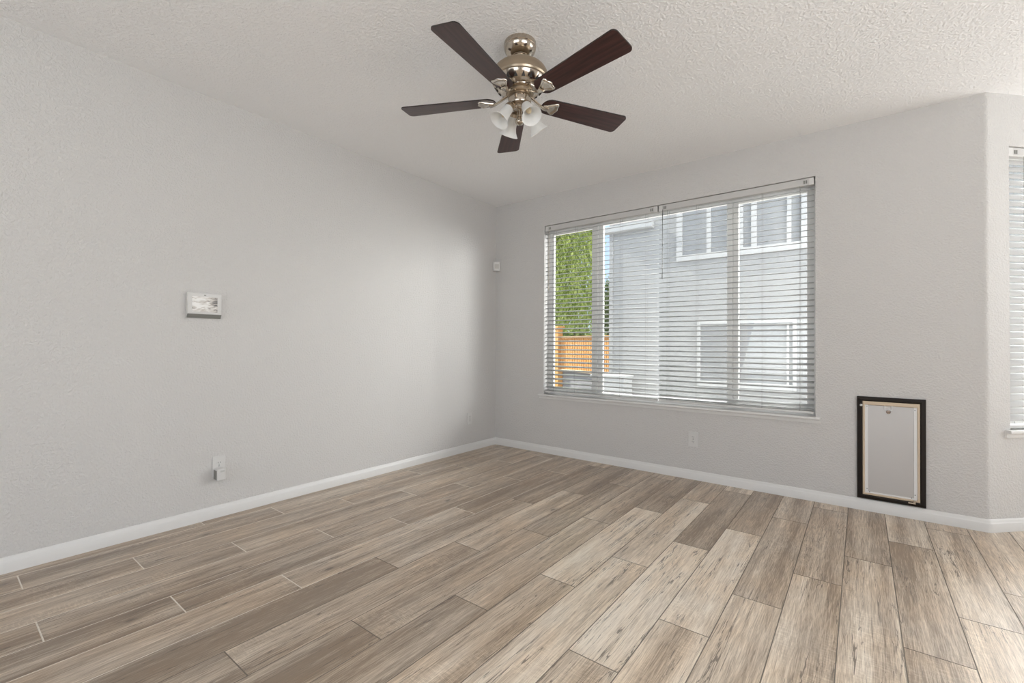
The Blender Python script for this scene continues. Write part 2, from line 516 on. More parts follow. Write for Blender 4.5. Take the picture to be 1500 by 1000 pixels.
def sill(name, fr, s0, s1, z):
    bm = bmesh.new()
    prof = [(0.085, z), (-0.030, z), (-0.034, z - .004), (-0.034, z - .016), (-0.028, z - .020), (0.0, z - .020), (0.085, z - 0.0005)]
    prof = [(-0.0, z), (-0.030, z), (-0.034, z - .004), (-0.034, z - .016), (-0.028, z - .020), (-0.012, z - .022), (-0.010, z - .046), (0.0, z - .048)]
    A = [bm.verts.new(fr(s0, t, zz)) for t, zz in prof]; B = [bm.verts.new(fr(s1, t, zz)) for t, zz in prof]
    n = len(prof); bm.faces.new(A); bm.faces.new(list(reversed(B)))
    for i in range(n): bm.faces.new((A[i], B[i], B[(i + 1) % n], A[(i + 1) % n]))
    return bm


bm = sill('sill', ident, WX0 - 0.05, WX1 + 0.03, WZ0 + .001)
box(bm, WX0 + .001, WX1 - .001, 0.0, 0.085, WZ0 - .01, WZ0 + .001)
nobj('window_sill', fix(bm), TRIM, win)

# bay window
win2 = bpy.data.objects.new('window_2', None); COL.objects.link(win2); struct(win2)
bm = bmesh.new(); frame_boxes(bm, bay_f, BW0, BW1, BWZ0, BWZ1, 0.085, 0.138, 0.045)
nobj('window_frame', fix(bm), VINYL, win2)
bm = bmesh.new(); vs = box(bm, BW0 + .04, BW1 - .04, 0.108, 0.112, BWZ0 + .04, BWZ1 - .04)
for v in vs: v.co = Vector(bay_f(*v.co))
nobj('pane', fix(bm), GLASS, win2)
bm = sill('sill', bay_f, BW0 - 0.04, BW1 + 0.04, BWZ0 + .001)
nobj('window_sill', fix(bm), TRIM, win2)
# bay end window, and unseen glazed doors added to let daylight in
win3 = bpy.data.objects.new('window_3', None); COL.objects.link(win3); struct(win3)
bm = bmesh.new(); frame_boxes(bm, lambda s, t, z: (s, YB + t, z), 5.25, 6.45, BWZ0, BWZ1, 0.085, 0.138, 0.045)
nobj('window_frame', fix(bm), VINYL, win3)
bm = bmesh.new(); box(bm, 5.29, 6.41, YB + .108, YB + .112, BWZ0 + .04, BWZ1 - .04)
nobj('pane', fix(bm), GLASS, win3)
win4 = bpy.data.objects.new('window_4', None); COL.objects.link(win4); struct(win4)
bm = bmesh.new(); frame_boxes(bm, lambda s, t, z: (XR + t, s, z), -0.05, 0.90, BWZ0, BWZ1, 0.085, 0.138, 0.045)
nobj('window_frame', fix(bm), VINYL, win4)
bm = bmesh.new(); box(bm, XR + .108, XR + .112, -0.01, 0.86, BWZ0 + .04, BWZ1 - .04)
nobj('pane', fix(bm), GLASS, win4)
for nm, fr, a, b in (('added_unseen_door_1', lambda s, t, z: (XR + t, s, z), -5.85, -2.75), ('added_unseen_door_2', lambda s, t, z: (s, YF - t, z), 1.15, 4.85)):
    dr = bpy.data.objects.new(nm, None); COL.objects.link(dr); struct(dr)
    bm = bmesh.new(); m_ = (a + b) / 2
    frame_boxes(bm, fr, a, m_ + .03, 0.02, 2.25, 0.05, 0.09, 0.06); frame_boxes(bm, fr, m_ - .03, b, 0.02, 2.25, 0.092, 0.132, 0.06)
    nobj('door_frame', fix(bm), VINYL, dr)
    bm = bmesh.new()
    for s0, s1, tt in ((a + .05, m_ - .02, 0.07), (m_ + .02, b - .05, 0.11)):
        vs = box(bm, s0, s1, tt, tt + .004, 0.07, 2.2)
        for v in vs: v.co = Vector(fr(*v.co))
    nobj('pane', fix(bm), GLASS, dr)


# ------------------------------------------------------------------ blinds
def blind(label, fr_loc, rz, width, ztop, zbot, tilt, ladders, wand=None, seed=0, extra_stack=0, slat=None, group='white horizontal blinds'):
    """origin at the blind's left end on the room face of the wall, x along, y outward"""
    t = thing('window_blind', label, 'blind', fr_loc, rz, group)
    random.seed(seed)
    YC = 0.036
    bm = bmesh.new()
    prof = [(YC - .028, ztop - .052), (YC - .028, ztop - .004), (YC - .026, ztop - .0025), (YC + .026, ztop - .0025), (YC + .028, ztop - .004), (YC + .028, ztop - .052), (YC + .024, ztop - .056), (YC - .024, ztop - .056)]
    prism(bm, prof, lambda u, v, a: (a, u, v), 0.004, width - .004)
    nobj('headrail', fix(bm), RAIL, t)
    for a, b in ((0.003, 0.034), (width - .034, width - .003)):
        bm = bmesh.new(); box(bm, a, b, YC - .031, YC - .028, ztop - .058, ztop - .004, 0.001)
        nobj('bracket', fix(bm), PLASTIC, t)
    for a in (0.046, 0.060, width - .070, width - .056):
        bm = bmesh.new(); box(bm, a, a + .010, YC - .0295, YC - .0275, ztop - .042, ztop - .018)
        nobj('clip', fix(bm), GREYP, t)
    # slats: shallow crowned strips
    bm = bmesh.new()
    pitch = 0.0440
    z = ztop - .085
    hw, th = 0.0250, 0.0032
    while z > zbot + .045:
        tl = tilt + R_(random.uniform(-1.6, 1.6)); dz = random.uniform(-.0012, .0012)
        sag = random.uniform(-.0012, .0012)
        rows_ = []
        ns = 5
        for s in range(ns):
            x = 0.006 + (width - .012) * s / (ns - 1)
            sg = sag * math.sin(PI * s / (ns - 1) * 2)
            ring = []
            for q in range(5):
                v = -1 + q / 2
                y = hw * v; h = 0.0026 * (1 - v * v)
                ring.append((y, h + th / 2))
            for q in range(4, -1, -1):
                v = -1 + q / 2
                ring.append((hw * v, 0.0026 * (1 - v * v) - th / 2))
            rows_.append([bm.verts.new((x, YC + y * math.cos(tl) - h * math.sin(tl), z + dz + sg + y * math.sin(tl) + h * math.cos(tl))) for y, h in ring])
        for a, b in zip(rows_, rows_[1:]):
            for k in range(10): bm.faces.new((a[k], a[(k + 1) % 10], b[(k + 1) % 10], b[k]))
        bm.faces.new(rows_[0]); bm.faces.new(list(reversed(rows_[-1])))
        z -= pitch
    for k in range(extra_stack):
        zz = zbot + .026 + k * .0042
        box(bm, 0.006, width - .006, YC - hw, YC + hw, zz, zz + .0026)
    nobj('slats', fix(bm), slat or SLAT_BACKLIT, t, smooth=True)
    bm = bmesh.new()
    box(bm, 0.005, width - .005, YC - .026, YC + .026, zbot, zbot + .018, 0.004)
    nobj('bottom_rail', fix(bm), PLASTIC, t)
    for lx in ladders:
        bm = bmesh.new()
        for yy in (YC - .0268, YC + .0268):
            tube(bm, [(lx, yy, zbot + .016), (lx, yy, ztop - .054)], 0.0009, 6)
        zz = ztop - .085
        while zz > zbot + .05:
            tube(bm, [(lx, YC - .0268, zz - .0268 * math.sin(tilt)), (lx, YC + .0268, zz + .0268 * math.sin(tilt))], 0.0005, 5)
            zz -= pitch
        nobj('ladder_cord', fix(bm), CORD, t)
    if wand:
        wx, wz, wr, wm = wand
        bm = bmesh.new()
        tube(bm, [(wx, YC - .034, ztop - .045), (wx, YC - .037, ztop - .075), (wx, YC - .037, wz + .05), (wx, YC - .037, wz + .045), (wx, YC - .037, wz)], [wr * .7, wr, wr, wr * 1.5, wr * 1.6], 8)
        nobj('tilt_wand', fix(bm), wm, t)
    return t


LW = 1.890 - 0.672
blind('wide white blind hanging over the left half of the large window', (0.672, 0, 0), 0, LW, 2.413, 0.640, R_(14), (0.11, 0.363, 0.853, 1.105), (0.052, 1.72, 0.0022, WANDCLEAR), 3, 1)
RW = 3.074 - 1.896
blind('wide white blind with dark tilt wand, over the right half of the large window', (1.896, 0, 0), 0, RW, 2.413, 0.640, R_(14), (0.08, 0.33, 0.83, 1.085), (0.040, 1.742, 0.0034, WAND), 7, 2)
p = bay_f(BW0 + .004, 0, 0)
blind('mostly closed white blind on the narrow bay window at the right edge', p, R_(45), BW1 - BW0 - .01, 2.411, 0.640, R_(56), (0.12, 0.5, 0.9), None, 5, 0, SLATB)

# ------------------------------------------------------------------ ceiling fan
NICKEL = mat('brushed_nickel', (0.50, 0.44, 0.37), 0.16, 1.0)
t_, b_, N, L = nodes(NICKEL)
POLISHED = mat('polished_nickel', (0.66, 0.61, 0.54), 0.2, 1.0)
NICKEL_D = mat('satin_nickel_motor', (0.44, 0.36, 0.27), 0.34, 1.0)
BLADE = mat('mahogany_blade', (0.040, 0.014, 0.012), 0.34, spec=0.5)
t_, b_, N, L = nodes(BLADE)
tc = N('ShaderNodeTexCoord'); mp = N('ShaderNodeMapping'); mp.inputs['Scale'].default_value = (4, 70, 4)
nz = N('ShaderNodeTexNoise'); nz.inputs['Scale'].default_value = 1; nz.inputs['Detail'].default_value = 5
rp = N('ShaderNodeValToRGB'); rp.color_ramp.elements[0].color = (0.026, 0.009, 0.008, 1); rp.color_ramp.elements[1].color = (0.078, 0.030, 0.026, 1)
rp.color_ramp.elements[0].position = 0.3; rp.color_ramp.elements[1].position = 0.72
L(tc.outputs['Object'], mp.inputs[0]); L(mp.outputs[0], nz.inputs['Vector']); L(nz.outputs['Fac'], rp.inputs[0]); L(rp.outputs[0], b_.inputs['Base Color'])
EDGE = mat('blade_edge_black', (0.015, 0.010, 0.009), 0.4)


def shade_mat():
    m = bpy.data.materials.new('frosted_white_glass'); m.use_nodes = True
    t = m.node_tree; t.nodes.clear()
    o = t.nodes.new('ShaderNodeOutputMaterial')
    d = t.nodes.new('ShaderNodeBsdfDiffuse'); d.inputs[0].default_value = (0.96, 0.96, 0.95, 1)
    tr = t.nodes.new('ShaderNodeBsdfTranslucent'); tr.inputs[0].default_value = (0.98, 0.98, 0.97, 1)
    g = t.nodes.new('ShaderNodeBsdfGlossy'); g.inputs['Roughness'].default_value = 0.25
    a = t.nodes.new('ShaderNodeMixShader'); a.inputs[0].default_value = 0.55
    b = t.nodes.new('ShaderNodeMixShader'); b.inputs[0].default_value = 0.05
    t.links.new(d.outputs[0], a.inputs[1]); t.links.new(tr.outputs[0], a.inputs[2])
    t.links.new(a.outputs[0], b.inputs[1]); t.links.new(g.outputs[0], b.inputs[2]); t.links.new(b.outputs[0], o.inputs[0])
    return m


SHADE = shade_mat()
BULB = mat('bulb_amber_glass', (0.62, 0.50, 0.33), 0.3)

FX, FY = 1.916, -2.126
fan = thing('ceiling_fan', 'five-blade ceiling fan with dark mahogany blades, nickel motor and four white glass shades', 'ceiling fan', (FX, FY, H))
# local z is measured down from the ceiling
bm = bmesh.new()
lathe(bm, [(0, 0), (0.0835, 0), (0.0850, -0.003), (0.0850, -0.024), (0.0825, -0.027), (0.0825, -0.030), (0.0840, -0.032), (0.080, -0.044), (0.068, -0.058), (0.052, -0.067), (0.041, -0.070), (0.041, -0.073), (0.0345, -0.074), (0.0345, -0.079), (0.033, -0.086), (0.024, -0.086), (0.022, -0.076), (0, -0.076)], 40)
shade_auto(nobj('canopy', fix(bm), NICKEL, fan), 30)
bm = bmesh.new(); lathe(bm, [(0, -0.074), (0.0235, -0.074), (0.0235, -0.105), (0, -0.105)], 24)
nobj('hanger_neck', fix(bm), DARK, fan, smooth=False)
# motor housing: stepped dome above, vented ring beneath
bm = bmesh.new()
lathe(bm, [(0, -0.098), (0.030, -0.098), (0.048, -0.101), (0.066, -0.106), (0.068, -0.109), (0.086, -0.114), (0.104, -0.122), (0.106, -0.126), (0.122, -0.135), (0.136, -0.148), (0.1385, -0.153), (0.146, -0.166), (0.150, -0.184), (0.150, -0.200), (0.146, -0.208), (0.141, -0.210), (0, -0.210)], 56)
shade_auto(nobj('motor_housing', fix(bm), NICKEL_D, fan), 22)
bm = bmesh.new()
lathe(bm, [(0, -0.209), (0.140, -0.209), (0.134, -0.226), (0.120, -0.243), (0.098, -0.254), (0.092, -0.255), (0.090, -0.259), (0.078, -0.262), (0, -0.262)], 56)
vent = shade_auto(nobj('vent_ring', fix(bm), NICKEL, fan), 25)
bm = bmesh.new()
for k in range(20):
    a = 2 * PI * (k + .5) / 20
    rm = Matrix.Rotation(a, 4, 'Z')
    # triangular hole lying on the sloping underside
    tri = [(0.1365, 0.0, -0.2225), (0.121, 0.0095, -0.2435), (0.121, -0.0095, -0.2435)]
    vs_ = [bm.verts.new(rm @ (Vector(q) + Vector((0.002, 0, -0.002)))) for q in tri]
    vi = [bm.verts.new(rm @ (Vector(q) - Vector((0.004, 0, -0.004)))) for q in tri]
    bm.faces.new(vs_); bm.faces.new(list(reversed(vi)))
    for i in range(3): bm.faces.new((vs_[i], vi[i], vi[(i + 1) % 3], vs_[(i + 1) % 3]))
nobj('vent_slots', fix(bm), DARK, vent)
bm = bmesh.new()
lathe(bm, [(0, -0.261), (0.070, -0.261), (0.073, -0.266), (0.073, -0.276), (0.069, -0.280), (0.058, -0.281), (0.058, -0.288), (0, -0.288)], 40)
shade_auto(nobj('flywheel', fix(bm), NICKEL_D, fan), 30)
bm = bmesh.new()
lathe(bm, [(0, -0.286), (0.050, -0.286), (0.058, -0.291), (0.0605, -0.300), (0.0605, -0.322), (0.057, -0.331), (0.044, -0.338), (0.034, -0.341), (0.034, -0.352), (0.026, -0.358), (0, -0.358)], 40)
shade_auto(nobj('switch_housing', fix(bm), NICKEL, fan), 30)
# finial under the light kit
bm = bmesh.new()
lathe(bm, [(0, -0.356), (0.013, -0.356), (0.012, -0.376), (0.0115, -0.386), (0.016, -0.398), (0.0225, -0.410), (0.0235, -0.420), (0.018, -0.430), (0.009, -0.434), (0, -0.435)], 24)
shade_auto(nobj('finial', fix(bm), NICKEL, fan), 40)

# blades and their brackets
ZB = -0.300      # blade plane below ceiling
PIT = R_(-9.7)
RT = 0.651


def blade_outline():
    pts = []
    wr, wt, rc = 0.056, 0.0735, 0.024
    # tip corners
    for cx, cy, a0, a1 in ((RT - rc, -(wt - rc), -90, 0), (RT - rc, wt - rc, 0, 90)):
        for i in range(7):
            a = R_(a0 + (a1 - a0) * i / 6)
            pts.append((cx + rc * math.cos(a), cy + rc * math.sin(a)))
    # rounded root
    for i in range(13):
        a = R_(90 + 180 * i / 12)
        pts.append((0.178 + 0.046 * math.cos(a), wr * math.sin(a)))
    return pts


BO = blade_outline()


def bracket(bm):
    # arm from the flywheel out to the pad
    arm = [(0.052, 0, -0.272), (0.085, 0, -0.286), (0.112, 0, -0.303), (0.140, 0, -0.316), (0.165, 0, -0.3165)]
    ws = [0.016, 0.0125, 0.011, 0.0135, 0.022]; hs = [0.007, 0.007, 0.0065, 0.005, 0.004]
    rings = []
    for (x, y, z), w, h in zip(arm, ws, hs):
        rings.append([bm.verts.new((x, w * math.cos(a), z + h * math.sin(a))) for a in [2 * PI * k / 10 for k in range(10)]])
    for a, b in zip(rings, rings[1:]):
        for k in range(10): bm.faces.new((a[k], a[(k + 1) % 10], b[(k + 1) % 10], b[k]))
    bm.faces.new(rings[0]); bm.faces.new(list(reversed(rings[-1])))
    # shell shaped pad, lying against the underside of the pitched blade
    half = [(0.140, 0.008), (0.160, 0.016), (0.184, 0.031), (0.202, 0.042), (0.214, 0.044), (0.222, 0.036), (0.222, 0.022), (0.227, 0.010)]
    out = half + [(0.232, 0.0)] + [(x, -y) for x, y in reversed(half)]
    cx = 0.188
    lv = []
    for sc, dz in ((1.0, 0.0), (1.0, -0.004), (0.93, -0.0075), (0.80, -0.0085), (0.70, -0.0060), (0.45, -0.0055)):
        ring = []
        for x, y in out:
            X = cx + (x - cx) * sc; Y = y * sc
            z = ZB - 0.0035 + Y * math.sin(PIT) + dz
            ring.append(bm.verts.new((X, Y, z)))
        lv.append(ring)
    n = len(out)
    for a, b in zip(lv, lv[1:]):
        for k in range(n): bm.faces.new((a[k], a[(k + 1) % n], b[(k + 1) % n], b[k]))
    bm.faces.new(lv[0]); bm.faces.new(list(reversed(lv[-1])))


blade0 = br0 = None
for i in range(5):
    a = R_(277.69 + 72 * i)
    if blade0 is None:
        bm = bmesh.new()
        up, lo = [], []
        for x, y in BO:
            z = ZB + y * math.tan(PIT)
            up.append(bm.verts.new((x, y * math.cos(PIT), z + .003))); lo.append(bm.verts.new((x, y * math.cos(PIT), z - .003)))
        bm.faces.new(up); bm.faces.new(list(reversed(lo)))
        n = len(up)
        for k in range(n):
            f = bm.faces.new((up[k], lo[k], lo[(k + 1) % n], up[(k + 1) % n])); f.material_index = 1
        blade0 = nobj('blade', fix(bm), [BLADE, EDGE], fan)
        bm = bmesh.new(); bracket(bm)
        br0 = shade_auto(nobj('blade_bracket', fix(bm), POLISHED, fan), 50)
        b_, k_ = blade0, br0
    else:
        b_ = blade0.copy(); COL.objects.link(b_); b_.parent = fan
        k_ = br0.copy(); COL.objects.link(k_); k_.parent = fan
    b_.rotation_euler = (0, 0, a); k_.rotation_euler = (0, 0, a)

# four shades on short arms
sh0 = None
for az in (246.8, 336.8, 66.8, 156.8):
    rot = Matrix.Rotation(R_(az), 4, 'Z')
    if sh0 is None:
        # axis tilts outward 36 degrees from straight down
        neck = Vector((0.058, 0, -0.352)); ax = Vector((math.sin(R_(36)), 0, -math.cos(R_(36))))
        q = Vector((0, 0, -1)).rotation_difference(ax).to_matrix().to_4x4()
        Mx = Matrix.Translation(neck) @ q
        prof = [(0.019, 0.000), (0.0235, -0.006), (0.0260, -0.016), (0.0275, -0.032), (0.0285, -0.050), (0.0310, -0.068), (0.0370, -0.086), (0.0455, -0.101), (0.0525, -0.110)]
        inner = [(r - .0025, z) for r, z in reversed(prof)]
        bm = bmesh.new(); lathe(bm, prof + [(0.0520, -0.1115)] + inner, 36, M=Mx)
        sh0 = shade_auto(nobj('lamp_shade', fix(bm), SHADE, fan), 50)
        bm = bmesh.new(); lathe(bm, [(0, -0.012), (0.010, -0.012), (0.0105, -0.030), (0.0135, -0.042), (0.0150, -0.056), (0.0115, -0.070), (0.004, -0.079), (0, -0.080)], 20, M=Mx)
        bu0 = nobj('bulb', fix(bm), BULB, sh0, smooth=True)
        bm = bmesh.new()
        tube(bm, [(0.024, 0, -0.346), (0.040, 0, -0.345), (0.052, 0, -0.346), neck + ax * 0.0], [0.009, 0.0085, 0.0095, 0.011], 12)
        lathe(bm, [(0, 0.010), (0.014, 0.010), (0.0245, 0.002), (0.0270, -0.010), (0.0265, -0.014), (0.0225, -0.014), (0.0225, -0.002), (0, 0.0)], 28, M=Mx)
        ho0 = shade_auto(nobj('lamp_holder', fix(bm), NICKEL_D, fan), 40)
        s_, h_ = sh0, ho0
    else:
        s_ = sh0.copy(); COL.objects.link(s_); s_.parent = fan
        bb = bu0.copy(); COL.objects.link(bb); bb.parent = s_
        h_ = ho0.copy(); COL.objects.link(h_); h_.parent = fan
    s_.rotation_euler = (0, 0, R_(az)); h_.rotation_euler = (0, 0, R_(az))

# ------------------------------------------------------------------ wall fittings
def outlet(label, loc, rz, w=0.0735, h=0.118):
    """local: x along wall, -y out of the wall into the room, origin at the plate centre on the wall"""
    t = thing('wall_outlet', label, 'outlet', loc, rz, 'white duplex wall outlets')
    bm = bmesh.new(); box(bm, -w / 2, w / 2, -0.0065, 0.0, -h / 2, h / 2, 0.0025)
    nobj('cover_plate', fix(bm), PLASTIC, t)
    for s in (1, -1):
        cz = s * 0.0195
        bm = bmesh.new()
        pts = []
        for k in range(24):
            a = 2 * PI * k / 24
            pts.append((0.0172 * math.cos(a), cz + max(-0.0135, min(0.0135, 0.0172 * math.sin(a)))))
        prism(bm, pts, lambda u, v, a: (u, a, v), -0.0085, -0.006)
        r = nobj('receptacle', fix(bm), PLASTIC, t)
        bm = bmesh.new()
        box(bm, -0.0075, -0.0052, -0.0089, -0.007, cz - .001, cz + .008); box(bm, 0.0052, 0.0075, -0.0089, -0.007, cz - .001, cz + .008)
        lathe(bm, [(0, 0), (0.0026, 0), (0.0026, 0.002), (0, 0.002)], 12, M=Matrix.Translation((0, -0.0069, cz - .008)) @ Matrix.Rotation(R_(90), 4, 'X'))
        nobj('slots', fix(bm), DARK, r)
    bm = bmesh.new()
    lathe(bm, [(0, 0), (0.0035, 0), (0.003, 0.0012), (0, 0.0014)], 14, M=Matrix.Translation((0, -0.0064, 0)) @ Matrix.Rotation(R_(90), 4, 'X'))
    nobj('screw', fix(bm), GREYP, t)
    return t


outlet('white wall outlet below the large window on the back wall', (2.207, 0, 0.342), 0, 0.080, 0.130)
outlet('white wall outlet on the left wall below the security panel, adapter plugged in', (0, -2.846, 0.335), R_(90), 0.076, 0.130)
outlet('white wall outlet on the left wall near the far room corner', (0, -0.438, 0.348), R_(90), 0.076, 0.122)

# plug-in adapter in the lower socket
t = thing('plug_in_adapter', 'small white plug-in adapter in the lower socket of the left wall outlet', 'adapter', (0, -2.846, 0.297), R_(90))
bm = bmesh.new(); box(bm, -0.031, 0.020, -0.066, -0.0088, -0.046, 0.030, 0.006)
nobj('body', fix(bm), PLASTIC, t)
bm = bmesh.new(); box(bm, -0.033, -0.0305, -0.060, -0.013, -0.040, 0.020, 0.001)
nobj('side_panel', fix(bm), GREYP, t)
bm = bmesh.new(); box(bm, -0.012, 0.012, -0.0682, -0.0655, 0.008, 0.020, 0.001)
nobj('vent', fix(bm), mat('adapter_grey', (0.55, 0.55, 0.53), 0.5), t)

# security control panel
t = thing('security_panel', 'white security panel with film-covered screen mounted on the left wall', 'control panel', (0, -2.945, 1.385), R_(90))
bm = bmesh.new()
# profile in (out, z): thick case whose lower face slopes back to the wall
prof = [(0.0, -0.081), (0.012, -0.083), (0.0245, -0.064), (0.026, -0.060), (0.026, 0.071), (0.022, 0.075), (0.0, 0.075)]
prism(bm, prof, lambda u, v, a: (a, -u, v), -0.096, 0.096)
bmesh.ops.bevel(bm, geom=[e for e in bm.edges if abs(abs(e.verts[0].co.x) - .096) < 1e-4 and abs(abs(e.verts[1].co.x) - .096) < 1e-4 and e.verts[0].co.x * e.verts[1].co.x > 0], offset=0.004, segments=2, affect='EDGES')
shade_auto(nobj('case', fix(bm), PLASTIC, t), 30)
SCR = mat('screen_film', (0.6, 0.59, 0.57), 0.16, spec=0.8)
t_, b_, N, L = nodes(SCR)
tc = N('ShaderNodeTexCoord'); mp = N('ShaderNodeMapping'); mp.inputs['Scale'].default_value = (16, 1, 60); mp.inputs['Rotation'].default_value = (0, R_(-14), 0)
nz = N('ShaderNodeTexNoise'); nz.inputs['Scale'].default_value = 1.0; nz.inputs['Detail'].default_value = 4; nz.inputs['Distortion'].default_value = 1.2
L(tc.outputs['Object'], mp.inputs[0]); L(mp.outputs[0], nz.inputs['Vector'])
sx = N('ShaderNodeSeparateXYZ'); L(tc.outputs['Object'], sx.inputs[0])
sm = N('ShaderNodeMapRange'); sm.inputs['From Min'].default_value = 0.012; sm.inputs['From Max'].default_value = 0.062; sm.inputs['To Max'].default_value = -0.20
L(sx.outputs[0], sm.inputs[0])
rp = N('ShaderNodeValToRGB'); e = rp.color_ramp.elements
e[0].position = 0.24; e[0].color = (0.14, 0.135, 0.135, 1); e[1].position = 0.54; e[1].color = (0.92, 0.91, 0.89, 1)  # pale streaks and dark right end paint in the film's reflections
k = e.new(0.36); k.color = (0.58, 0.54, 0.50, 1)
L(math_(t_, 'ADD', nz.outputs['Fac'], sm.outputs[0]), rp.inputs[0]); L(rp.outputs[0], b_.inputs['Base Color'])
bm = bmesh.new(); box(bm, -0.071, 0.071, -0.0272, -0.025, -0.046, 0.050, 0.0008)
nobj('screen', fix(bm), SCR, t)
bm = bmesh.new(); box(bm, -0.006, 0.006, -0.0266, -0.0255, 0.058, 0.063)
nobj('emblem', fix(bm), GREYP, t)
bm = bmesh.new(); prism(bm, [(0.0262, -0.0602), (0.0275, -0.0612), (0.0255, -0.066), (0.0125, -0.0855), (0.010, -0.0845)], lambda u, v, a: (a, -u, v), -0.0945, 0.0945)
nobj('lower_strip', fix(bm), GREYP, t)

# motion sensor in the room corner
t = thing('motion_sensor', 'small white motion sensor mounted high in the room corner', 'sensor', (0.0, 0.0, 2.040), R_(45))
# local -y points out of the corner into the room  (world direction (1,-1))
bm = bmesh.new()
prof = [(-0.045, -0.046), (0.045, -0.046), (0.040, -0.064), (0.026, -0.072), (-0.026, -0.072), (-0.040, -0.064)]
prism(bm, prof, lambda u, v, a: (u, v, a), -0.052, 0.052)
bmesh.ops.bevel(bm, geom=bm.edges[:], offset=0.003, segments=2, affect='EDGES')
nobj('case', fix(bm), PLASTIC, t)
bm = bmesh.new(); box(bm, -0.025, 0.025, -0.0735, -0.071, -0.028, 0.026, 0.001)
nobj('lens', fix(bm), mat('sensor_lens', (0.50, 0.485, 0.46), 0.35), t)

# pet door
DBRONZE = mat('dark_bronze_frame', (0.016, 0.011, 0.008), 0.5, spec=0.25)
TAN = mat('tan_inner_frame', (0.62, 0.50, 0.37), 0.42)
ALU = mat('brushed_aluminium_panel', (0.50, 0.48, 0.465), 0.42, 0.55)
CLEAR = mat('clear_plastic_edge', (0.78, 0.77, 0.76), 0.15, spec=0.6)
PXa, PXb, PZa, PZb = 3.325, 3.686, 0.085, 0.796
t = thing('pet_door', 'dark framed pet door with silver closing panel low on the back wall', 'pet door', ((PXa + PXb) / 2, 0, PZa))
w2, hh = (PXb - PXa) / 2, PZb - PZa
bm = bmesh.new()
# sloping picture-frame moulding: outer edge deep, inner edge shallow
fw = 0.031
outer = [(-w2, 0), (w2, 0), (w2, hh), (-w2, hh)]


def ring_at(inset, y): return [bm.verts.new((x + (inset if x < 0 else -inset), y, z + (inset if z == 0 else -inset))) for x, z in outer]


rs = [ring_at(0, 0.0), ring_at(0, -0.014), ring_at(0.003, -0.017), ring_at(fw - .010, -0.021), ring_at(fw - .002, -0.019), ring_at(fw, -0.016), ring_at(fw, 0.0)]
for a, b in zip(rs, rs[1:]):
    for k in range(4): bm.faces.new((a[k], a[(k + 1) % 4], b[(k + 1) % 4], b[k]))
nobj('outer_frame', fix(bm), DBRONZE, t)
bm = bmesh.new()
outer = [(-w2 + fw, 0.0), (w2 - fw, 0.0), (w2 - fw, hh - 2 * fw), (-w2 + fw, hh - 2 * fw)]
rs = [ring_at(0, -0.001), ring_at(0, -0.0225), ring_at(0.004, -0.0265), ring_at(0.010, -0.0265), ring_at(0.014, -0.018), ring_at(0.014, -0.001)]
for v in bm.verts: v.co.z += fw
for v in rs[3] + rs[4] + rs[5]:
    if v.co.z > hh / 2: v.co.z -= 0.012
for a, b in zip(rs, rs[1:]):
    for k in range(4): bm.faces.new((a[k], a[(k + 1) % 4], b[(k + 1) % 4], b[k]))
nobj('inner_frame', fix(bm), TAN, t)
bm = bmesh.new(); box(bm, -w2 + fw + .014, w2 - fw - .014, -0.0165, -0.0135, fw + .014, hh - fw - .026, 0.0008)
pn = nobj('closing_panel', fix(bm), ALU, t)
bm = bmesh.new()
xa, xb, za, zb = -w2 + fw + .012, w2 - fw - .012, fw + .012, hh - fw - .022
box(bm, xa, xa + .018, -0.0205, -0.0165, za, zb, 0.001); box(bm, xb - .018, xb, -0.0205, -0.0165, za, zb, 0.001)
box(bm, xa + .018, xb - .018, -0.0190, -0.0165, za, za + .012, 0.001)
nobj('edge_strip', fix(bm), CLEAR, pn)
bm = bmesh.new()
for sx_, sz_ in ((xa + .012, zb - .014), (xb - .012, zb - .020), (xa + .012, za + .030), (xa + .026, za + .010), (xb - .012, za + .034), (xb - .030, za + .012)):
    lathe(bm, [(0, 0), (0.0035, 0), (0.003, 0.0016), (0, 0.002)], 12, M=Matrix.Translation((sx_, -0.0200, sz_)) @ Matrix.Rotation(R_(90), 4, 'X'))
nobj('screws', fix(bm), GREYP, pn)
# cam lock with its clear keeper
lz = hh - fw - .066
bm = bmesh.new()
lathe(bm, [(0.0, 0), (0.012, 0), (0.0125, 0.004), (0.010, 0.007), (0.0065, 0.0072), (0.006, 0.004), (0, 0.004)], 24, M=Matrix.Translation((-0.010, -0.0165, lz)) @ Matrix.Rotation(R_(90), 4, 'X'))
lk = shade_auto(nobj('lock', fix(bm), mat('lock_brass_dark', (0.30, 0.22, 0.17), 0.25, 1.0), pn), 30)
bm = bmesh.new(); box(bm, -0.017, -0.003, -0.0240, -0.0200, lz - .0014, lz + .0014); nobj('keyhole', fix(bm), DARK, lk)
bm = bmesh.new()
for a, b in ((-0.032, -0.027), (0.006, 0.011)): box(bm, a, b, -0.026, -0.0165, lz + .014, lz + .044, 0.001)
box(bm, -0.032, 0.011, -0.026, -0.0165, lz + .012, lz + .017, 0.001)
nobj('lock_keeper', fix(bm), CLEAR, pn)
bm = bmesh.new(); lathe(bm, [(0, 0), (0.008, 0), (0.008, 0.006), (0.005, 0.010), (0, 0.011)], 16, M=Matrix.Translation((-w2 + fw - .008, -0.019, hh - fw - .030)) @ Matrix.Rotation(R_(90), 4, 'X'))
shade_auto(nobj('side_knob', fix(bm), PLASTIC, t), 40)
bm = bmesh.new()
box(bm, w2 - fw - .060, w2 - fw - .022, -0.034, -0.020, fw - .012, fw - .003, 0.002); box(bm, w2 - fw - .034, w2 - fw - .022, -0.034, -0.020, fw - .003, fw + .014, 0.002)
nobj('latch', fix(bm), NICKEL, t)

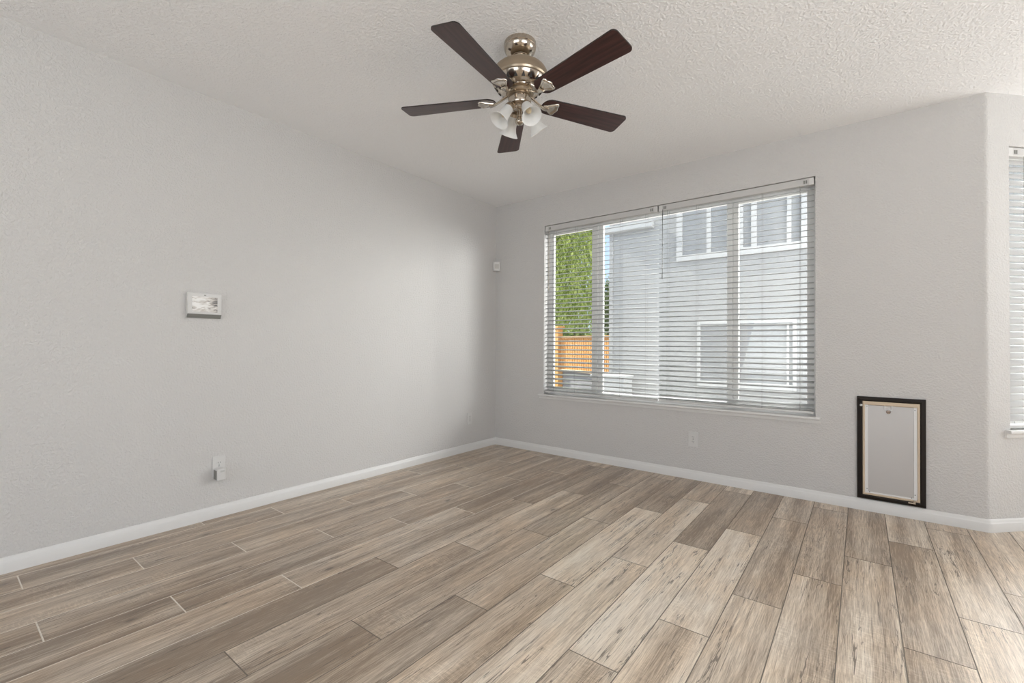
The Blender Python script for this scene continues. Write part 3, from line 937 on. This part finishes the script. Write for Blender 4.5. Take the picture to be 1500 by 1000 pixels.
# ------------------------------------------------------------------ outside
GZ = -0.30
STUCCO = paint_mat('grey_stucco', (0.30, 0.30, 0.30), 0.4, 30, 0.9)
NTRIM = mat('outside_white_trim', (0.38, 0.38, 0.38), 0.6)
NPANE = mat('outside_window_pane', (0.24, 0.242, 0.245), 0.3, spec=0.5)
CONC = paint_mat('concrete', (0.34, 0.335, 0.33), 0.3, 14, 0.9)
bm = bmesh.new(); box(bm, -40, 40, T + .02, 60, GZ - .3, GZ)
struct(nobj('ground', fix(bm), CONC))

NB = thing('neighbour_house', 'grey stucco house with white window trim beyond the large window', 'house', (0, 4.2, GZ))
NZ = -GZ
bm = bmesh.new(); box(bm, -0.56, 9.0, 0.0, 6.0, 0, 6.2)
nobj('house_wall', fix(bm), STUCCO, NB)
bm = bmesh.new()
box(bm, -0.72, 0.31, -0.10, 0.0, 3.33 + NZ, 3.46 + NZ, 0.004)
nobj('trim_band', fix(bm), NTRIM, NB)
bm = bmesh.new(); box(bm, -0.58, -0.50, -0.02, 0.0, 0, 6.2, 0.004); nobj('corner_trim', fix(bm), STUCCO, NB)
bm = bmesh.new(); box(bm, -0.9, 9.3, -0.5, 6.4, 6.2, 6.4); nobj('eave', fix(bm), NTRIM, NB)


def nwindow(x0, x1, z0, z1, mull, tw=0.10, bot=0.10):
    bm = bmesh.new()
    z0 += NZ; z1 += NZ
    box(bm, x0, x0 + tw, -0.045, 0, z0, z1, 0.004); box(bm, x1 - tw, x1, -0.045, 0, z0, z1, 0.004)
    box(bm, x0 + tw, x1 - tw, -0.045, 0, z0, z0 + bot, 0.004); box(bm, x0 + tw, x1 - tw, -0.045, 0, z1 - tw, z1, 0.004)
    for mx, mw in mull: box(bm, mx, mx + mw, -0.035, 0, z0 + bot, z1 - tw, 0.003)
    w = nobj('window', fix(bm), NTRIM, NB)
    bm = bmesh.new(); box(bm, x0 + tw, x1 - tw, -0.012, -0.002, z0 + bot, z1 - tw)
    nobj('pane', fix(bm), NPANE, w)


nwindow(0.73, 1.68, 2.65, 3.95, [(1.24, 0.07)])
nwindow(1.71, 2.72, 2.65, 3.95, [(1.93, 0.08), (2.43, 0.06)], bot=0.12)
nwindow(1.09, 2.56, 0.46, 1.57, [(1.70, 0.06), (2.43, 0.03)], tw=0.05, bot=0.09)

# pale box added for an unidentified white patch by the neighbour's wall
t = thing('added_pale_box', 'low pale box added for an unidentified white patch by the grey house corner', 'box', (-0.36, 3.85, GZ))
bm = bmesh.new(); box(bm, -0.33, 0.33, -0.18, 0.18, 0, 0.86, 0.01); nobj('body', fix(bm), NTRIM, t)
bm = bmesh.new(); box(bm, -0.35, 0.35, -0.20, 0.20, 0.86, 0.90, 0.006); nobj('lid', fix(bm), NTRIM, t)

# fence on a low retaining wall
WOOD = mat('orange_cedar', (0.74, 0.36, 0.10), 0.6)
t_, b_, N, L = nodes(WOOD)
tc = N('ShaderNodeTexCoord'); mp = N('ShaderNodeMapping'); mp.inputs['Scale'].default_value = (30, 30, 3)
nz = N('ShaderNodeTexNoise'); nz.inputs['Scale'].default_value = 1; nz.inputs['Detail'].default_value = 3
rp = N('ShaderNodeValToRGB'); rp.color_ramp.elements[0].color = (0.42, 0.18, 0.045, 1); rp.color_ramp.elements[1].color = (0.62, 0.33, 0.10, 1)
L(tc.outputs['Object'], mp.inputs[0]); L(mp.outputs[0], nz.inputs['Vector']); L(nz.outputs['Fac'], rp.inputs[0]); L(rp.outputs[0], b_.inputs['Base Color'])
P0 = Vector((-3.04, 6.25)); P1 = Vector((-0.60, 5.35))
FL = (P1 - P0).length; fa = math.atan2(P1.y - P0.y, P1.x - P0.x)
RETW = paint_mat('retaining_wall_concrete', (0.20, 0.20, 0.21), 0.3, 14, 0.9)  # concrete colour darkened to paint in the shade on this wall
t = thing('retaining_wall', 'low grey concrete wall under the orange wooden fence', 'wall', (P0.x, P0.y, GZ), fa)
bm = bmesh.new(); box(bm, -6.0, FL + .2, 0.06, 0.30, 0, 0.47 + NZ, 0.01); nobj('body', fix(bm), RETW, t)
fe = thing('wooden_fence', 'orange cedar slatted fence with capped post outside the left pane', 'fence', (P0.x, P0.y, GZ), fa)
bm = bmesh.new(); box(bm, -0.14, 0.14, -0.10, 0.058, 0, 1.60 + NZ, 0.006)
po = nobj('post', fix(bm), WOOD, fe)
bm = bmesh.new(); box(bm, -0.18, 0.18, -0.14, 0.10, 1.60 + NZ, 1.65 + NZ, 0.006); nobj('post_cap', fix(bm), WOOD, po)
bm = bmesh.new(); box(bm, 0.14, FL, -0.05, 0.05, 1.33 + NZ, 1.38 + NZ, 0.004); nobj('top_rail', fix(bm), WOOD, fe)
bm = bmesh.new(); box(bm, 0.14, FL, -0.05, 0.05, 0.475 + NZ, 0.53 + NZ, 0.004); nobj('bottom_rail', fix(bm), mat('pale_cedar', (0.52, 0.40, 0.26), 0.6), fe)
bm = bmesh.new()
x = 0.16
while x < FL - .05:
    box(bm, x, x + 0.040, -0.012, 0.012, 0.53 + NZ, 1.33 + NZ); x += 0.068
nobj('slats', fix(bm), WOOD, fe)
bm = bmesh.new(); x = 0.15
for zz in (0.75, 1.05): box(bm, 0.14, FL, 0.012, 0.030, zz + NZ, zz + .05 + NZ)
nobj('cross_rail', fix(bm), WOOD, fe)


# trees
def leaf_mat(name, c1, c2):
    m = bpy.data.materials.new(name); m.use_nodes = True
    t = m.node_tree; t.nodes.clear()
    o = t.nodes.new('ShaderNodeOutputMaterial'); mx = t.nodes.new('ShaderNodeMixShader'); mx.inputs[0].default_value = 0.45
    d = t.nodes.new('ShaderNodeBsdfDiffuse'); tr = t.nodes.new('ShaderNodeBsdfTranslucent')
    gi = t.nodes.new('ShaderNodeNewGeometry'); rp = t.nodes.new('ShaderNodeValToRGB')
    rp.color_ramp.elements[0].color = (*c1, 1); rp.color_ramp.elements[1].color = (*c2, 1)
    t.links.new(gi.outputs['Random Per Island'], rp.inputs[0])
    t.links.new(rp.outputs[0], d.inputs[0]); t.links.new(rp.outputs[0], tr.inputs[0])
    t.links.new(d.outputs[0], mx.inputs[1]); t.links.new(tr.outputs[0], mx.inputs[2]); t.links.new(mx.outputs[0], o.inputs[0])
    return m


BARK = mat('bark', (0.12, 0.09, 0.065), 0.9)


def leaf(bm, p, d, w, l, rnd):
    d = d.normalized(); s = d.cross(Vector((rnd.uniform(-1, 1), rnd.uniform(-1, 1), rnd.uniform(-.4, .4)))).normalized()
    m = p + d * l * .45
    bm.faces.new([bm.verts.new(q) for q in (p, m + s * w, p + d * l, m - s * w)])


def weeping_tree(name, label, loc, rx, ry, zt, zb, nstr, lmat, seed):
    t = thing(name, label, 'tree', loc)
    rnd = random.Random(seed)
    bm = bmesh.new()
    tube(bm, [(0, 0, 0), (0.05, 0, 1.2), (0, 0.1, 2.6), (0.1, 0, zt * .8)], [0.22, 0.17, 0.13, 0.05], 12)
    nobj('trunk', fix(bm), BARK, t)
    bm = bmesh.new()
    for i in range(9):
        a = 2 * PI * i / 9
        tube(bm, [(0, 0, 2.2 + .2 * i % 1), (rx * .35 * math.cos(a), ry * .35 * math.sin(a), zt * .75), (rx * .8 * math.cos(a), ry * .8 * math.sin(a), zt * .85)], [0.06, 0.04, 0.015], 6)
    nobj('branches', fix(bm), BARK, t)
    bm = bmesh.new()
    for i in range(nstr):
        a = rnd.uniform(0, 2 * PI); q = math.sqrt(rnd.uniform(0.05, 1))
        x, y = rx * q * math.cos(a), ry * q * math.sin(a)
        z1 = zt * (1 - .28 * q ** 4) + rnd.uniform(-.5, .3); z0 = zb + rnd.uniform(0, 1.2)
        if rnd.random() < .35: z0 = z1 - rnd.uniform(1.5, 3.5)
        z = z1
        while z > z0:
            x += rnd.gauss(0, .012); y += rnd.gauss(0, .012)
            p = Vector((x + rnd.gauss(0, .07), y + rnd.gauss(0, .07), z))
            leaf(bm, p, Vector((rnd.uniform(-.7, .7), rnd.uniform(-.7, .7), -1.0)), rnd.uniform(.018, .034), rnd.uniform(.10, .19), rnd)
            z -= rnd.uniform(.035, .075)
    nobj('foliage', bm, lmat, t)
    return t


weeping_tree('weeping_tree', 'bright yellow-green tree with hanging foliage behind the orange fence', (-5.78, 9.6, GZ), 2.15, 1.7, 9.0, 1.1, 640, leaf_mat('yellow_green_leaf', (0.20, 0.29, 0.05), (0.74, 0.80, 0.30)), 5)


def bush(name, label, loc, rx, ry, rz, n, lmat, seed):
    t = thing(name, label, 'bush', loc); rnd = random.Random(seed)
    bm = bmesh.new(); tube(bm, [(0, 0, 0), (0, 0, rz * 1.2)], [0.06, 0.03], 8)
    for i in range(8):
        a = 2 * PI * i / 8; tube(bm, [(0, 0, rz * .4), (rx * .6 * math.cos(a), ry * .6 * math.sin(a), rz * 1.2)], [0.03, 0.01], 6)
    nobj('stem', fix(bm), BARK, t)
    bm = bmesh.new()
    for i in range(n):
        v = Vector((rnd.gauss(0, 1), rnd.gauss(0, 1), rnd.gauss(0, 1))).normalized() * (rnd.uniform(.25, 1) ** .5)
        p = Vector((v.x * rx, v.y * ry, rz + v.z * rz))
        leaf(bm, p, Vector((rnd.uniform(-1, 1), rnd.uniform(-1, 1), rnd.uniform(-1, .6))), rnd.uniform(.03, .06), rnd.uniform(.10, .2), rnd)
    nobj('foliage', bm, lmat, t)
    return t


DLEAF = leaf_mat('olive_leaf', (0.05, 0.08, 0.02), (0.18, 0.23, 0.07))
bush('leafy_bush', 'dark olive bush low behind the fence, under the hanging tree', (-3.2, 7.4, GZ), 1.1, 0.42, 0.95, 4200, DLEAF, 9)
bush('leafy_bush', 'tall olive shrub between the fence end and the grey house corner', (-2.72, 9.4, GZ), 0.62, 0.6, 1.95, 5200, leaf_mat('soft_green_leaf', (0.14, 0.20, 0.08), (0.38, 0.44, 0.22)), 12)
